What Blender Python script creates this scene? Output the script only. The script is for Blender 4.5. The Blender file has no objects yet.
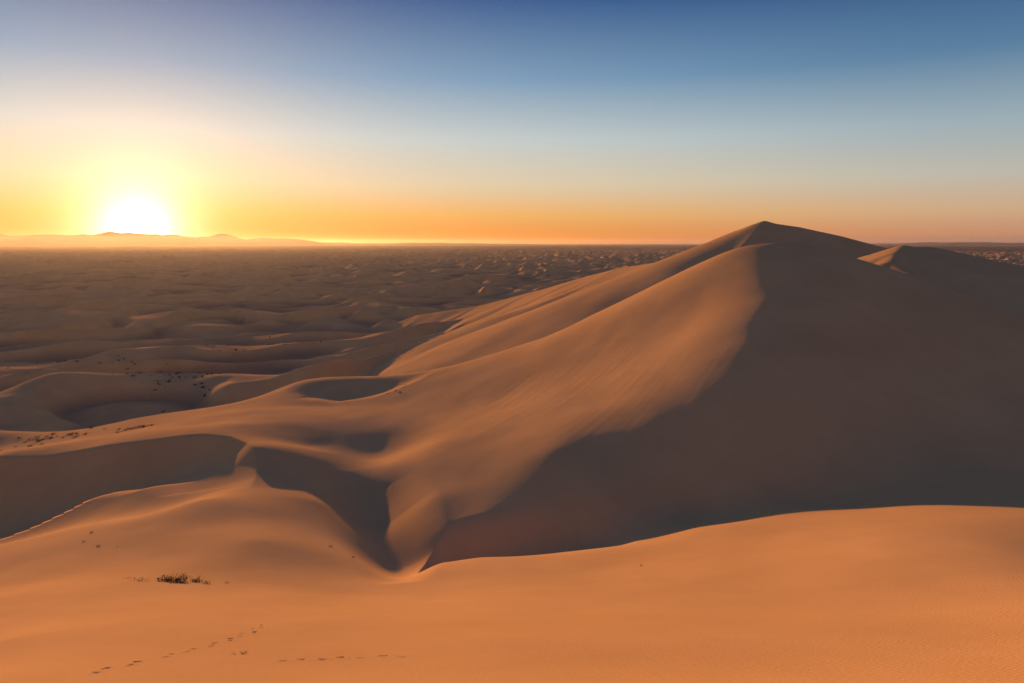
import bpy, math, numpy as np
from mathutils import Vector
F=683.0
scene=bpy.context.scene
scene.view_settings.view_transform='Standard'; scene.view_settings.look='None'; scene.view_settings.exposure=0

# ------------------------------------------------------------------ noise
rng=np.random.RandomState(7)
PERM=rng.permutation(512); G=rng.rand(512)*2*np.pi; GX=np.cos(G); GY=np.sin(G)
def gnoise(x,y):
    xi=np.floor(x).astype(np.int64); yi=np.floor(y).astype(np.int64)
    xf=x-xi; yf=y-yi
    u=xf*xf*xf*(xf*(xf*6-15)+10); v=yf*yf*yf*(yf*(yf*6-15)+10)
    def g(ix,iy,dx,dy):
        k=PERM[(PERM[ix&511]+iy)&511]
        return GX[k]*dx+GY[k]*dy
    a=g(xi,yi,xf,yf); b=g(xi+1,yi,xf-1,yf); c=g(xi,yi+1,xf,yf-1); d=g(xi+1,yi+1,xf-1,yf-1)
    return ((a+(b-a)*u)+((c+(d-c)*u)-(a+(b-a)*u))*v)*1.5
def fbm(x,y,o=3):
    s=0;a=1
    for i in range(o):
        s=s+a*gnoise(x+i*17.3,y-i*9.1); x=x*2.03; y=y*2.03; a*=.5
    return s
def smax(a,b,k):
    h=np.clip(.5+.5*(a-b)/k,0,1)
    return b+(a-b)*h+k*h*(1-h)
def sstep(a,b,x):
    t=np.clip((x-a)/(b-a),0,1); return t*t*(3-2*t)

# ------------------------------------------------------------------ near dune control points (image pixel u, v, assumed distance)
S=[
(0,683,20),(256,683,20),(512,683,19),(768,683,18),(1024,683,17),
(0,640,29),(256,640,29),(512,640,28),(768,640,27),(1024,640,25),
(0,600,45),(256,600,45),(512,600,46),(768,600,40),(1024,600,34),
(1024,560,45),(1024,520,60),(1024,485,78),(1024,475,84),
(800,560,51),(800,525,68),(800,507,78),(800,500,82),
(700,545,66),(700,528,75),(700,512,84),
(600,570,60),(600,548,72),(600,535,81),
(370,595,53),(372,577,62),(480,570,63),(480,557,71),
(150,560,62),(150,525,75),(0,545,81),(0,570,64),(100,522,82),(200,500,84),(260,500,86),(258,447,110),(260,540,67),
(150,514,86),(100,518,91),(50,532,90),(0,543,90),(200,496,93),(232,484,96),
(-200,560,90),(-200,620,55),(-200,700,25),(1250,600,40),(1250,520,70),
# crest of the left bowl
(0,457,132),(100,447,125),(150,440,124),(200,434,123),(-100,470,142),(-100,535,112),
(200,424,141),(100,437,149),(0,453,151),(250,425,132),
# low ridge on the near side of the trough
(290,466,106),(315,500,91),(345,545,75),(310,445,125),(290,432,132),
(395,560,75),(440,552,81),(500,547,81),
# tongue, hollow
(362,505,95),(385,500,96),
(330,418,148),(330,405,172),(400,400,168),(260,410,158),
# apron ridge
(350,378,215),(300,382,215),(260,396,205),(230,404,195),(150,416,185),(80,430,176),(0,447,165),(-120,465,165),
(430,500,93),(470,480,98),(450,440,117),(420,430,130),(350,440,129),(480,530,83),
]
NSHARP=len(S)
S+=[
# left shoulder of the main dune
(500,352,200),(440,370,208),(500,400,145),(500,450,106),(500,500,90),(550,335,190),(550,400,130),(550,450,100),(550,500,88),
(600,312,182),(600,350,150),(600,400,119),(600,450,98),(600,500,86),
]
NMID=len(S)
S+=[ # skyline of the main dune
(770,243,165),(740,247,167),(720,254,170),(700,263,172),(680,273,174),(650,288,176),(820,247,161),(860,260,155),(900,273,148),(940,288,141),(1024,325,128),(1200,400,112),
]
NSKY=len(S)
S+=[ # face of the main dune
(770,262,147),(770,300,129),(770,350,111),(770,400,98.5),(770,450,88),(770,490,81),(820,257,151),
(820,300,129),(900,300,134),(900,350,115),(900,420,97),(900,475,85),(1024,400,105),(1024,450,91),
(700,300,150),(680,330,140),(680,400,107),(680,460,88),
]
P=[((u-512)/F*Y, Y, -(v-243)/F*Y) for u,v,Y in S]
lam=[1e-4]*NSHARP+[1e-3]*(NMID-NSHARP)+[6e-3]*(NSKY-NMID)+[2.5e-2]*(len(S)-NSKY)
P+=[(0,0,-2.0),(6,0,-2.2),(-6,0,-2.8),(0,5,-4.2),(0,10,-7.2),(-8,10,-7.8),(8,10,-7),(0,-12,-2.5),(-30,0,-9),(30,0,-4),(35,25,-13),(-30,20,-15),
 (0,-60,-15),(60,-40,-20),(-60,-40,-25),(-120,0,-42),(-130,60,-58),(-150,150,-80),(-130,215,-72),(-95,232,-66),(-60,250,-68),(-10,250,-64),
 (62,205,-16),(94,197,-20),(32,225,-32),(114,186,-28),(60,250,-50),(112,225,-50),(180,180,-60),(190,100,-62),(140,35,-35),(80,10,-15),(0,232,-48),(-30,236,-56)]
for a in range(-80,81,10):
    P.append((300*math.sin(math.radians(a)),300*math.cos(math.radians(a)),-105))
for a in range(0,360,20):
    P.append((430*math.sin(math.radians(a)),430*math.cos(math.radians(a)),-170))
lam+=[1e-4]*(len(P)-len(lam))
P=np.array(P,float); sc=100.0
X0=P[:,:2]/sc; n=len(P)
def phi(r2): return .5*r2*np.log(r2+1e-12)
D2=((X0[:,None]-X0[None])**2).sum(-1)
A=np.zeros((n+3,n+3)); A[:n,:n]=phi(D2)+np.diag(lam)
A[:n,n]=1;A[:n,n+1:]=X0;A[n,:n]=1;A[n+1:,:n]=X0.T
W=np.linalg.solve(A,np.concatenate([P[:,2],np.zeros(3)]))
def tps(x,y):
    out=np.empty_like(x)
    q=np.stack([x,y],-1)/sc
    for i in range(0,len(x),20000):
        c=q[i:i+20000]
        d=(c[:,None,0]-X0[None,:,0])**2+(c[:,None,1]-X0[None,:,1])**2
        out[i:i+20000]=phi(d)@W[:n]+W[n]+c@W[n+1:]
    return out
def W3(u,v,Y): return ((u-512)/F*Y,Y)
def carve(x,y,pts,a,b,soft=False):
    """slip face: sand removed on the right-hand side of a crest line. pts: (x,y,depth,width)"""
    best=np.full(x.shape,1e9); dep=np.zeros(x.shape); wid=np.ones(x.shape); sd_=np.zeros(x.shape)
    for (ax,ay,aa,aw),(bx,by,ba,bw) in zip(pts[:-1],pts[1:]):
        dx,dy=bx-ax,by-ay; L2=dx*dx+dy*dy
        t=np.clip(((x-ax)*dx+(y-ay)*dy)/L2,0,1)
        px=x-(ax+t*dx); py=y-(ay+t*dy); d=np.sqrt(px*px+py*py)
        side=-(dx*py-dy*px)
        m=d<best-1e-9
        best=np.where(m,d,best); dep=np.where(m,aa+t*(ba-aa),dep); wid=np.where(m,aw+t*(bw-aw),wid); sd_=np.where(m,side,sd_)
    t=best/wid
    up=.5-.5*np.cos(np.pi*np.clip(t/a,0,1)) if soft else np.sin(np.clip(t/a,0,1)*np.pi/2)
    f=np.where(t<a,up,.5+.5*np.cos(np.pi*np.clip((t-b)/(1-b),0,1)))
    return np.where(sd_>0,-dep*f,0)
BOWL=[W3(-220,0,150)+(0,46),W3(-100,0,142)+(5,54),W3(0,0,132)+(7.0,52),W3(50,0,128)+(7.0,47),W3(100,0,125)+(6.8,44),W3(150,0,124)+(6.4,42),W3(200,0,123)+(5.8,38),W3(232,0,120)+(4.6,32),W3(248,0,114)+(3.4,25),W3(256,0,107)+(2.0,18),W3(256,0,99)+(.8,13),W3(250,0,93)+(0,9)]
TROUGH=[W3(272,0,116)+(0,14),W3(284,0,107)+(.8,18),W3(296,0,98)+(2.0,19),W3(309,0,89)+(2.6,18),W3(327,0,77)+(2.3,15),W3(344,0,68)+(1.5,11),W3(356,0,62)+(.7,8),W3(367,0,58)+(0,6)][::-1]
POCKET=[W3(300,0,205)+(0,14),W3(330,0,204)+(1.6,26),W3(370,0,202)+(2.6,30),W3(405,0,200)+(1.6,26),W3(440,0,198)+(0,14)]
FOOT=[W3(640,0,73)+(0,8),W3(590,0,73)+(1.0,13),W3(540,0,72.5)+(2.0,15),W3(490,0,71.5)+(2.6,16),W3(450,0,70)+(2.2,14),W3(420,0,69)+(.8,12),W3(400,0,69)+(0,9)]

def ridge(x,y,pts,s1,s2,r=1.5):
    """dune with a sharp crest along pts; s1 slope on the left of travel, s2 on the right"""
    best=np.full(x.shape,-1e4)
    for (ax,ay,az),(bx,by,bz) in zip(pts[:-1],pts[1:]):
        dx,dy=bx-ax,by-ay; L2=dx*dx+dy*dy
        t=np.clip(((x-ax)*dx+(y-ay)*dy)/L2,0,1)
        px=x-(ax+t*dx); py=y-(ay+t*dy); d=np.sqrt(px*px+py*py)
        side=(dx*py-dy*px)/np.sqrt(L2)/(d+1e-6)
        s=s2+(s1-s2)*sstep(-.6,.6,side)
        h=az+t*(bz-az)-s*(np.sqrt(d*d+r*r)-r)
        best=np.maximum(best,h)
    return best
RIDGES=[
 ([(122,330,10.1),(112.8,338,6.4),(102.5,345,1.5),(92.5,355,-3.6),(81,375,-10.4),(66,420,-15.4),(52.5,460,-22),(21,520,-36),(-27,580,-53),(-90,640,-68)],.42,.40),
 ([(122,330,10.1),(141,335,7.8),(165.7,345,3.5),(196.6,360,-2.6),(256,390,-22),(330,420,-50)],.40,.45),
 ([(122,330,10.1),(112,312,0),(98,296,-10),(80,285,-20),(55,275,-33),(25,280,-45)],.42,.40),
 ([(132,230,-1.3),(144.4,236,-1.4),(157,240,-4.0),(173.6,243,-9.0),(183.7,245,-12.5),(222.5,250,-28),(260,255,-48)],.35,.26),
 ([(132,230,-1.3),(124,220,-3),(117,210,-5.5),(114,196,-8.5),(118,180,-14)],.5,.35),
 ([(132,230,-1.3),(126,240,-4.5),(118,262,-10),(120,290,-14)],.45,.45),
 ([(66,420,-15.4),(40,400,-27),(15,385,-40),(-5,380,-52)],.42,.35),
]
def saw(p,b=.72):
    p=p-np.floor(p)
    up=sstep(0,1,p/b)*.35+.65*p/b
    dn=1-(p-b)/(1-b); dn=dn*.7+.3*sstep(0,1,dn)
    return np.where(p<b,up,dn)
def plain(x,y):
    r=np.hypot(x,y)
    w1=fbm(x/230,y/230,3); w2=fbm(x/600+9,y/600-4,2); w3=fbm(x/90+3,y/90+8,2)
    z=-84.5+1.0*w2
    fade=1-sstep(5200,10500,r+900*w2)
    d=-y*.80+x*.60
    a1=np.clip(.75+.6*fbm(x/130+40,y/130,2),0.15,1.25)
    a2=np.clip(.45+.9*fbm(x/190-30,y/190+12,2),0,1.2)
    a3=np.clip(.5+.9*fbm(x/70+20,y/70+5,2),0,1.1)
    far=sstep(300,1500,r)
    z=z+fade*((12-3*far)*a1*saw(d/100+1.25*w1+.34*w3,.76)+(4+8*far)*a2*saw((x*.99+y*.12)/84+1.0*w1+.3*w3,.5)+2.2*a3*saw((-y*.65+x*.76)/33+1.1*w3+1.1*w1,.72))
    z=z+30*np.exp(-(((x-70)/120)**2+((y-420)/190)**2))
    # distant low mountains
    th=np.arctan2(x,y)
    m=np.abs(gnoise(x/5200+3,y/5200)) ; m2=fbm(x/2300,y/2300,3)
    env=sstep(20000,27000,r)*(1-sstep(36000,44000,r))
    azm=.95*sstep(-.18,-.46,th)+.22*np.exp(-((th+.12)/.14)**2)+.25*np.exp(-((th-.6)/.13)**2)
    z=z+env*azm*np.clip(340+250*m2-240*m,0,None)
    return z

# footprints (two trails)
def trail(p0,p1,curve,seed):
    rs=np.random.RandomState(seed); p0=np.array(p0);p1=np.array(p1); L=np.linalg.norm(p1-p0); k=int(L/.66); dr=(p1-p0)/L; nr_=np.array([-dr[1],dr[0]])
    o=[]
    for i in range(k):
        t=(i+rs.uniform(-.25,.25))/k
        q=p0+dr*L*t+nr_*(curve*math.sin(t*math.pi)+(.13 if i%2 else -.13)+rs.uniform(-.08,.08))
        o.append((q[0],q[1],math.atan2(dr[1],dr[0])+rs.uniform(-.35,.35),rs.uniform(.6,1.4)))
    return o
STEPS=trail((-8.0,24.0),(-3.4,24.6),.25,1)+trail((-13.2,21.4),(-12.0,33.5),-.8,2)

def terrain(x,y):
    r=np.hypot(x,y)
    z=plain(x,y)
    near=r<429
    t=np.full(x.shape,-400.)
    xn,yn=x[near],y[near]
    tn=tps(xn,yn)
    tn+=carve(xn,yn,BOWL,.24,.42)+np.minimum(carve(xn,yn,TROUGH,.5,.5,True),carve(xn,yn,FOOT,.5,.5,True))+carve(xn,yn,POCKET,.5,.5,True)
    # soft blow-out above the tongue
    cx,cy=W3(385,0,124); tn-=2.3*np.exp(-(((xn-cx)/9)**2+((yn-cy)/12)**2))
    # broad wind undulation and avalanche streaks down the lit flank
    tn+=.12*fbm(xn/13,yn/17,2)*sstep(15,40,np.hypot(xn,yn))
    al=(-.61*xn-.79*yn); ac=(.79*xn-.61*yn)
    msk=np.exp(-(((xn-8)/26)**2+((yn-140)/34)**2))
    tn+=msk*(.026*fbm(ac/1.3,al/34,2))
    for fx,fy,fa,fd in STEPS:
        mm=(np.abs(xn-fx)<.8)&(np.abs(yn-fy)<.8)
        if mm.any():
            dx=xn[mm]-fx; dy=yn[mm]-fy; a=dx*math.cos(fa)+dy*math.sin(fa); b=-dx*math.sin(fa)+dy*math.cos(fa)
            q=(a/.16)**2+(b/.09)**2
            tn[mm]+=fd*(-.055*np.exp(-q**1.5)+.013*np.exp(-(np.sqrt(q)-1.7)**2/.25))
    t[near]=tn
    mid=r<1600
    f=np.full(x.shape,-400.)
    xm,ym=x[mid],y[mid]
    wob=1.6*fbm(xm/45,ym/45,2)
    fm=np.full(xm.shape,-400.)
    for pts,s1,s2 in RIDGES: fm=smax(ridge(xm+wob*.8,ym+wob*.8,pts,s1,s2),fm,1.5)
    f[mid]=fm
    z=smax(f,z,5.0)
    z=smax(t,z,3.0)
    return z

# ------------------------------------------------------------------ terrain sheet
dense=np.linspace(-math.radians(52),math.radians(52),1400)
rest=np.linspace(math.radians(52),2*math.pi-math.radians(52),150)[1:-1]
TH=np.concatenate([dense,rest])
R=np.concatenate([np.geomspace(.6,14,30)[:-1],np.geomspace(14,42,320)[:-1],np.geomspace(42,260,400)[:-1],np.geomspace(260,1500,420)[:-1],np.geomspace(1500,10500,260)[:-1],np.geomspace(10500,62000,120)])
nt,nr=len(TH),len(R)
rr,tt=np.meshgrid(R,TH,indexing='ij')
x=(rr*np.sin(tt)).ravel(); y=(rr*np.cos(tt)).ravel()
z=terrain(x,y)
co=np.empty((nr*nt+1,3),np.float32); co[:-1,0]=x;co[:-1,1]=y;co[:-1,2]=z
co[-1]=(0,0,z[:nt].mean())
i=np.arange(nr-1)[:,None]; j=np.arange(nt)[None]; j2=(j+1)%nt
quads=np.stack([i*nt+j,(i)*nt+j2,(i+1)*nt+j2,(i+1)*nt+j],-1).reshape(-1,4)
quads=quads[:,::-1]
tri=np.stack([np.full(nt,nr*nt),np.arange(nt),(np.arange(nt)+1)%nt],-1)[:,::-1]
me=bpy.data.meshes.new("desert_ground")
nq=len(quads); ntq=len(tri)
me.vertices.add(len(co)); me.vertices.foreach_set("co",co.ravel())
me.loops.add(nq*4+ntq*3); me.loops.foreach_set("vertex_index",np.concatenate([quads.ravel(),tri.ravel()]).astype(np.int32))
me.polygons.add(nq+ntq)
me.polygons.foreach_set("loop_start",np.concatenate([np.arange(nq)*4,nq*4+np.arange(ntq)*3]).astype(np.int32))
me.polygons.foreach_set("loop_total",np.concatenate([np.full(nq,4),np.full(ntq,3)]).astype(np.int32))
me.polygons.foreach_set("use_smooth",np.ones(nq+ntq,bool))
me.update(); me.validate()
ground=bpy.data.objects.new("desert_ground",me); scene.collection.objects.link(ground)

# ------------------------------------------------------------------ sand
def N(nt_,t,**k):
    nd=nt_.nodes.new(t)
    for a,b in k.items(): setattr(nd,a,b)
    return nd
m=bpy.data.materials.new("sand"); m.use_nodes=True; T=m.node_tree; T.nodes.clear()
out=N(T,'ShaderNodeOutputMaterial'); bs=N(T,'ShaderNodeBsdfDiffuse'); bs.inputs['Roughness'].default_value=0
geo=N(T,'ShaderNodeNewGeometry')
no=N(T,'ShaderNodeTexNoise'); no.inputs['Scale'].default_value=.05; no.inputs['Detail'].default_value=10; no.inputs['Roughness'].default_value=.66
T.links.new(geo.outputs['Position'],no.inputs['Vector'])
cr=N(T,'ShaderNodeValToRGB'); cr.color_ramp.elements[0].position=.3; cr.color_ramp.elements[0].color=(.54,.325,.16,1)
cr.color_ramp.elements[1].position=.7; cr.color_ramp.elements[1].color=(.65,.395,.20,1)
T.links.new(no.outputs['Fac'],cr.inputs['Fac'])
# gravel flats between the low dunes of the plain
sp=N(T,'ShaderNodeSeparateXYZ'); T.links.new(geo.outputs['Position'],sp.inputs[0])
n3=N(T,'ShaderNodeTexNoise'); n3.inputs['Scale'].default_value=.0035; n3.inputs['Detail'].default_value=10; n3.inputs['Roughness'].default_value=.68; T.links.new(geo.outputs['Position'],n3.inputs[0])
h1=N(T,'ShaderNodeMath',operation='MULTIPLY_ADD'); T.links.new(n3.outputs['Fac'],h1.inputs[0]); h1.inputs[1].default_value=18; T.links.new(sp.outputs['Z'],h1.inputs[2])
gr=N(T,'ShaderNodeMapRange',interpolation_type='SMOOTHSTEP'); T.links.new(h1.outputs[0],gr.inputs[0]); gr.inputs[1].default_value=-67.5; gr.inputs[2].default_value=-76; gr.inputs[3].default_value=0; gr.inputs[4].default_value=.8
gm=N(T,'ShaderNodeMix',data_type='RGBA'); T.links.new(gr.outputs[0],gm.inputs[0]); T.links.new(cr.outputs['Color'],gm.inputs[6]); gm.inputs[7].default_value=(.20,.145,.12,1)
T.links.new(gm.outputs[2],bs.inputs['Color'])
wv=N(T,'ShaderNodeTexWave'); wv.inputs['Scale'].default_value=1.7; wv.inputs['Distortion'].default_value=6; wv.inputs['Detail'].default_value=2; wv.inputs['Detail Scale'].default_value=.5
mp=N(T,'ShaderNodeMapping'); mp.inputs['Rotation'].default_value=(0,0,1.1); T.links.new(geo.outputs['Position'],mp.inputs[0]); T.links.new(mp.outputs[0],wv.inputs[0])
n2=N(T,'ShaderNodeTexNoise'); n2.inputs['Scale'].default_value=9; n2.inputs['Detail'].default_value=5; T.links.new(geo.outputs['Position'],n2.inputs[0])
n4=N(T,'ShaderNodeTexNoise'); n4.inputs['Scale'].default_value=.25; n4.inputs['Detail'].default_value=2; T.links.new(geo.outputs['Position'],n4.inputs[0])
wm=N(T,'ShaderNodeMath',operation='MULTIPLY'); T.links.new(wv.outputs['Fac'],wm.inputs[0]); T.links.new(n4.outputs['Fac'],wm.inputs[1])
sm=N(T,'ShaderNodeMath',operation='MULTIPLY_ADD'); T.links.new(wm.outputs[0],sm.inputs[0]); sm.inputs[1].default_value=.9; T.links.new(n2.outputs['Fac'],sm.inputs[2])
bp=N(T,'ShaderNodeBump'); bp.inputs['Strength'].default_value=.8; bp.inputs['Distance'].default_value=.02; T.links.new(sm.outputs[0],bp.inputs['Height']); T.links.new(bp.outputs[0],bs.inputs['Normal'])
T.links.new(bs.outputs[0],out.inputs[0])
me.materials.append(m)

# ------------------------------------------------------------------ scrub
def plant(name,clumps,col,seed):
    rs=np.random.RandomState(seed); V=[];Fc=[]
    cx=np.array([c[0] for c in clumps],float); cy=np.array([c[1] for c in clumps],float); cz=terrain(cx,cy)
    for (px,py,h,w,nb),pz_ in zip(clumps,cz):
        for b in range(nb):
            a=rs.uniform(0,2*math.pi); lean=rs.uniform(.1,1.0); hh=h*rs.uniform(.45,1.0)
            bx=px+rs.normal()*w*.22; by=py+rs.normal()*w*.22
            dx,dy=math.cos(a)*lean*w*.5,math.sin(a)*lean*w*.5
            th=rs.uniform(.012,.024)*(h/.4)*(1 if h<.6 else 1.6); ox,oy=-math.sin(a)*th,math.cos(a)*th
            k=len(V)
            for t in (0,.45,.8):
                X=bx+dx*t**1.5; Y=by+dy*t**1.5; Zz=pz_-.06+(hh+.06)*(t-.25*lean*t*t)
                V.append((X-ox*(1-t*.6),Y-oy*(1-t*.6),Zz)); V.append((X+ox*(1-t*.6),Y+oy*(1-t*.6),Zz))
            V.append((bx+dx,by+dy,pz_+hh*(1-.35*lean)))
            Fc+=[(k,k+1,k+3,k+2),(k+2,k+3,k+5,k+4),(k+4,k+5,k+6)]
            for q in range(3):
                t=rs.uniform(.3,1); X=bx+dx*t**1.5+rs.normal()*th*2; Y=by+dy*t**1.5+rs.normal()*th*2; Zz=pz_+hh*(t-.3*lean*t*t)
                s=th*rs.uniform(1.2,2.4); e=len(V); r3=rs.normal(size=(3,3))*s
                for q3 in r3: V.append((X+q3[0],Y+q3[1],Zz+q3[2]))
                Fc.append((e,e+1,e+2))
    mm=bpy.data.meshes.new(name); mm.from_pydata(V,[],Fc); mm.update()
    o=bpy.data.objects.new(name,mm); scene.collection.objects.link(o)
    mt=bpy.data.materials.new(name+"_leaf"); mt.use_nodes=True; tt_=mt.node_tree; b=tt_.nodes['Principled BSDF']; b.inputs['Roughness'].default_value=.9; b.inputs['Specular IOR Level'].default_value=.1
    nn=tt_.nodes.new('ShaderNodeTexNoise'); nn.inputs['Scale'].default_value=6; rr_=tt_.nodes.new('ShaderNodeValToRGB')
    rr_.color_ramp.elements[0].color=tuple(c*.6 for c in col)+(1,); rr_.color_ramp.elements[1].color=tuple(c*1.5 for c in col)+(1,)
    tt_.links.new(nn.outputs[0],rr_.inputs[0]); tt_.links.new(rr_.outputs[0],b.inputs['Base Color'])
    mm.materials.append(mt)
    return o
plant("desert_shrub",[(-26.6,52.3,.34,1.5,90),(-25.4,52.0,.40,1.3,110),(-24.3,52.5,.30,1.0,70),(-23.2,51.8,.22,.9,35),(-28.3,51.9,.2,1.0,34),(-21.9,52.6,.16,.6,16),(-29.9,53.0,.14,.6,14)],(.06,.05,.028),3)
plant("desert_shrub",[(-9.9,25.2,.10,.3,36),(-10.2,25.0,.07,.25,16)],(.05,.04,.025),4)
plant("desert_shrub",[(11.2,59,.14,.2,20)],(.05,.04,.025),5)
rs=np.random.RandomState(11)
cl=[]
for (u,v0,Y,nn_,su,sy) in [(133,0,158,20,9,3),(60,0,168,34,20,4),(20,0,160,8,14,4),(395,0,180,5,8,4),(95,0,70,4,14,3),(300,0,72,2,30,4),(165,0,400,90,28,22),(90,0,430,40,40,25),(240,0,520,40,30,20)]:
    for q in range(nn_):
        uu=u+rs.normal()*su; YY=Y+rs.normal()*sy; h=rs.uniform(.2,.6)*(.4 if Y<100 else (1 if Y<300 else 1.7)); cl.append(((uu-512)/F*YY,YY,h,h*rs.uniform(1.8,3.0),24))
plant("desert_scrub",cl,(.055,.045,.03),6)

# ------------------------------------------------------------------ dusty air over the plain
bpy.ops.mesh.primitive_cube_add(size=1,location=(0,0,0)); hz=bpy.context.object; hz.name="haze"; hz.scale=(96000,96000,380)
m=bpy.data.materials.new("dusty_air"); m.use_nodes=True; T=m.node_tree; T.nodes.clear()
out=N(T,'ShaderNodeOutputMaterial'); vsn=N(T,'ShaderNodeVolumeScatter'); vsn.inputs['Density'].default_value=1.05e-5; vsn.inputs['Anisotropy'].default_value=.64
vsn.inputs['Color'].default_value=(.86,.80,.88,1)
T.links.new(vsn.outputs[0],out.inputs['Volume']); hz.data.materials.append(m)

# ------------------------------------------------------------------ sun + sky
az=math.atan((137-512)/F); el=math.radians(2.9)
sd=Vector((math.sin(az)*math.cos(el),math.cos(az)*math.cos(el),math.sin(el)))
sl=bpy.data.lights.new("sun","SUN"); sl.energy=7.4; sl.angle=math.radians(.6); sl.color=(1,.46,.12)
so=bpy.data.objects.new("sun",sl); so.rotation_euler=sd.to_track_quat('Z','Y').to_euler(); scene.collection.objects.link(so)

w=bpy.data.worlds.new("World"); scene.world=w; w.use_nodes=True; T=w.node_tree; T.nodes.clear()
def lin(c): return tuple(((v/255)/12.92 if v/255<.04045 else ((v/255+.055)/1.055)**2.4) for v in c)+(1,)
L=T.links.new
def math_(op,a,b=None,clamp=False):
    nd=N(T,'ShaderNodeMath',operation=op); nd.use_clamp=clamp
    for k,v in ((0,a),(1,b)):
        if v is None: continue
        if isinstance(v,(int,float)): nd.inputs[k].default_value=v
        else: L(v,nd.inputs[k])
    return nd.outputs[0]
tc=N(T,'ShaderNodeTexCoord'); sep=N(T,'ShaderNodeSeparateXYZ'); L(tc.outputs['Generated'],sep.inputs[0])
Z=math_('MULTIPLY',sep.outputs['Z'],1.0,True)
def ramp(stops):
    r=N(T,'ShaderNodeValToRGB'); e=r.color_ramp.elements
    while len(e)<len(stops): e.new(.5)
    for k,(p,c) in enumerate(stops): e[k].position=p; e[k].color=lin(c)
    L(Z,r.inputs[0]); return r.outputs[0]
def pz(v): t=(243-v)/F; return t/math.sqrt(1+t*t)
away=ramp([(0,(150,108,104)),(pz(236),(194,138,106)),(pz(215),(204,168,134)),(pz(185),(186,182,170)),(pz(140),(150,170,180)),(pz(80),(82,122,157)),(pz(0),(33,75,126)),(.5,(38,70,118)),(1,(54,78,120))])
toward=ramp([(0,(212,108,34)),(pz(236),(232,136,44)),(pz(215),(232,172,94)),(pz(185),(216,198,166)),(pz(140),(190,200,200)),(pz(80),(118,155,186)),(pz(0),(43,89,144)),(.5,(42,74,122)),(1,(54,78,120))])
anti=ramp([(0,(138,112,104)),(.12,(154,124,112)),(.25,(142,126,128)),(.45,(108,113,137)),(.7,(76,90,128)),(1,(54,78,120))])  # unseen sky opposite the sun, brightened and warmed to lift the shaded slopes
dot=N(T,'ShaderNodeVectorMath',operation='DOT_PRODUCT'); L(tc.outputs['Generated'],dot.inputs[0])
elv=math.radians(.9)
dot.inputs[1].default_value=(math.sin(az)*math.cos(elv),math.cos(az)*math.cos(elv),math.sin(elv))
hd=Vector((sd.x,sd.y,0)).normalized()
doth=N(T,'ShaderNodeVectorMath',operation='DOT_PRODUCT'); L(tc.outputs['Generated'],doth.inputs[0]); doth.inputs[1].default_value=hd
def mixby(lo,hi,a,b):
    k=N(T,'ShaderNodeMapRange',interpolation_type='SMOOTHSTEP'); L(doth.outputs['Value'],k.inputs[0]); k.inputs[1].default_value=lo; k.inputs[2].default_value=hi
    mx=N(T,'ShaderNodeMix',data_type='RGBA'); L(k.outputs[0],mx.inputs[0]); L(a,mx.inputs[6]); L(b,mx.inputs[7]); return mx.outputs[2]
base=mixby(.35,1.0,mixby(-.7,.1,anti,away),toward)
ang=math_('ARCCOSINE',math_('MINIMUM',dot.outputs['Value'],1.0))
def glow(deg,amp,col,prev,p=1.0):
    q=math_('DIVIDE',ang,math.radians(deg))
    if p!=1: q=math_('POWER',q,p)
    e=math_('MULTIPLY',math_('EXPONENT',math_('MULTIPLY',q,-1.0)),amp)
    vm=N(T,'ShaderNodeVectorMath',operation='SCALE'); vm.inputs[0].default_value=col; L(e,vm.inputs[3])
    ad=N(T,'ShaderNodeVectorMath',operation='ADD'); L(prev,ad.inputs[0]); L(vm.outputs[0],ad.inputs[1]); return ad.outputs[0]
c=glow(1.7,5.8,(1,.66,.50),base,1.1)
c=glow(5.5,.44,(1,.34,.02),c)
c=glow(11,.10,(1,.72,.58),c)
sky=N(T,'ShaderNodeTexSky',sky_type='NISHITA'); sky.sun_disc=False; sky.sun_elevation=el; sky.sun_rotation=az; sky.dust_density=3
vs=N(T,'ShaderNodeVectorMath',operation='SCALE'); L(sky.outputs[0],vs.inputs[0]); vs.inputs[3].default_value=.01
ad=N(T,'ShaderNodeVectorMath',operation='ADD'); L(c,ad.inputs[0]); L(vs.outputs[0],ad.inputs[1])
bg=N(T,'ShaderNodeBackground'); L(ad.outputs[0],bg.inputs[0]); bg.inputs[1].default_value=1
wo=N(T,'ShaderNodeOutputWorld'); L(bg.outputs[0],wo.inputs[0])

cam=bpy.data.cameras.new("camera"); cam.lens=24.01; cam.sensor_width=36; cam.shift_y=-98.5/1024; cam.clip_start=.1; cam.clip_end=150000
co_=bpy.data.objects.new("camera",cam); co_.rotation_euler=(math.radians(90),0,0); scene.collection.objects.link(co_); scene.camera=co_
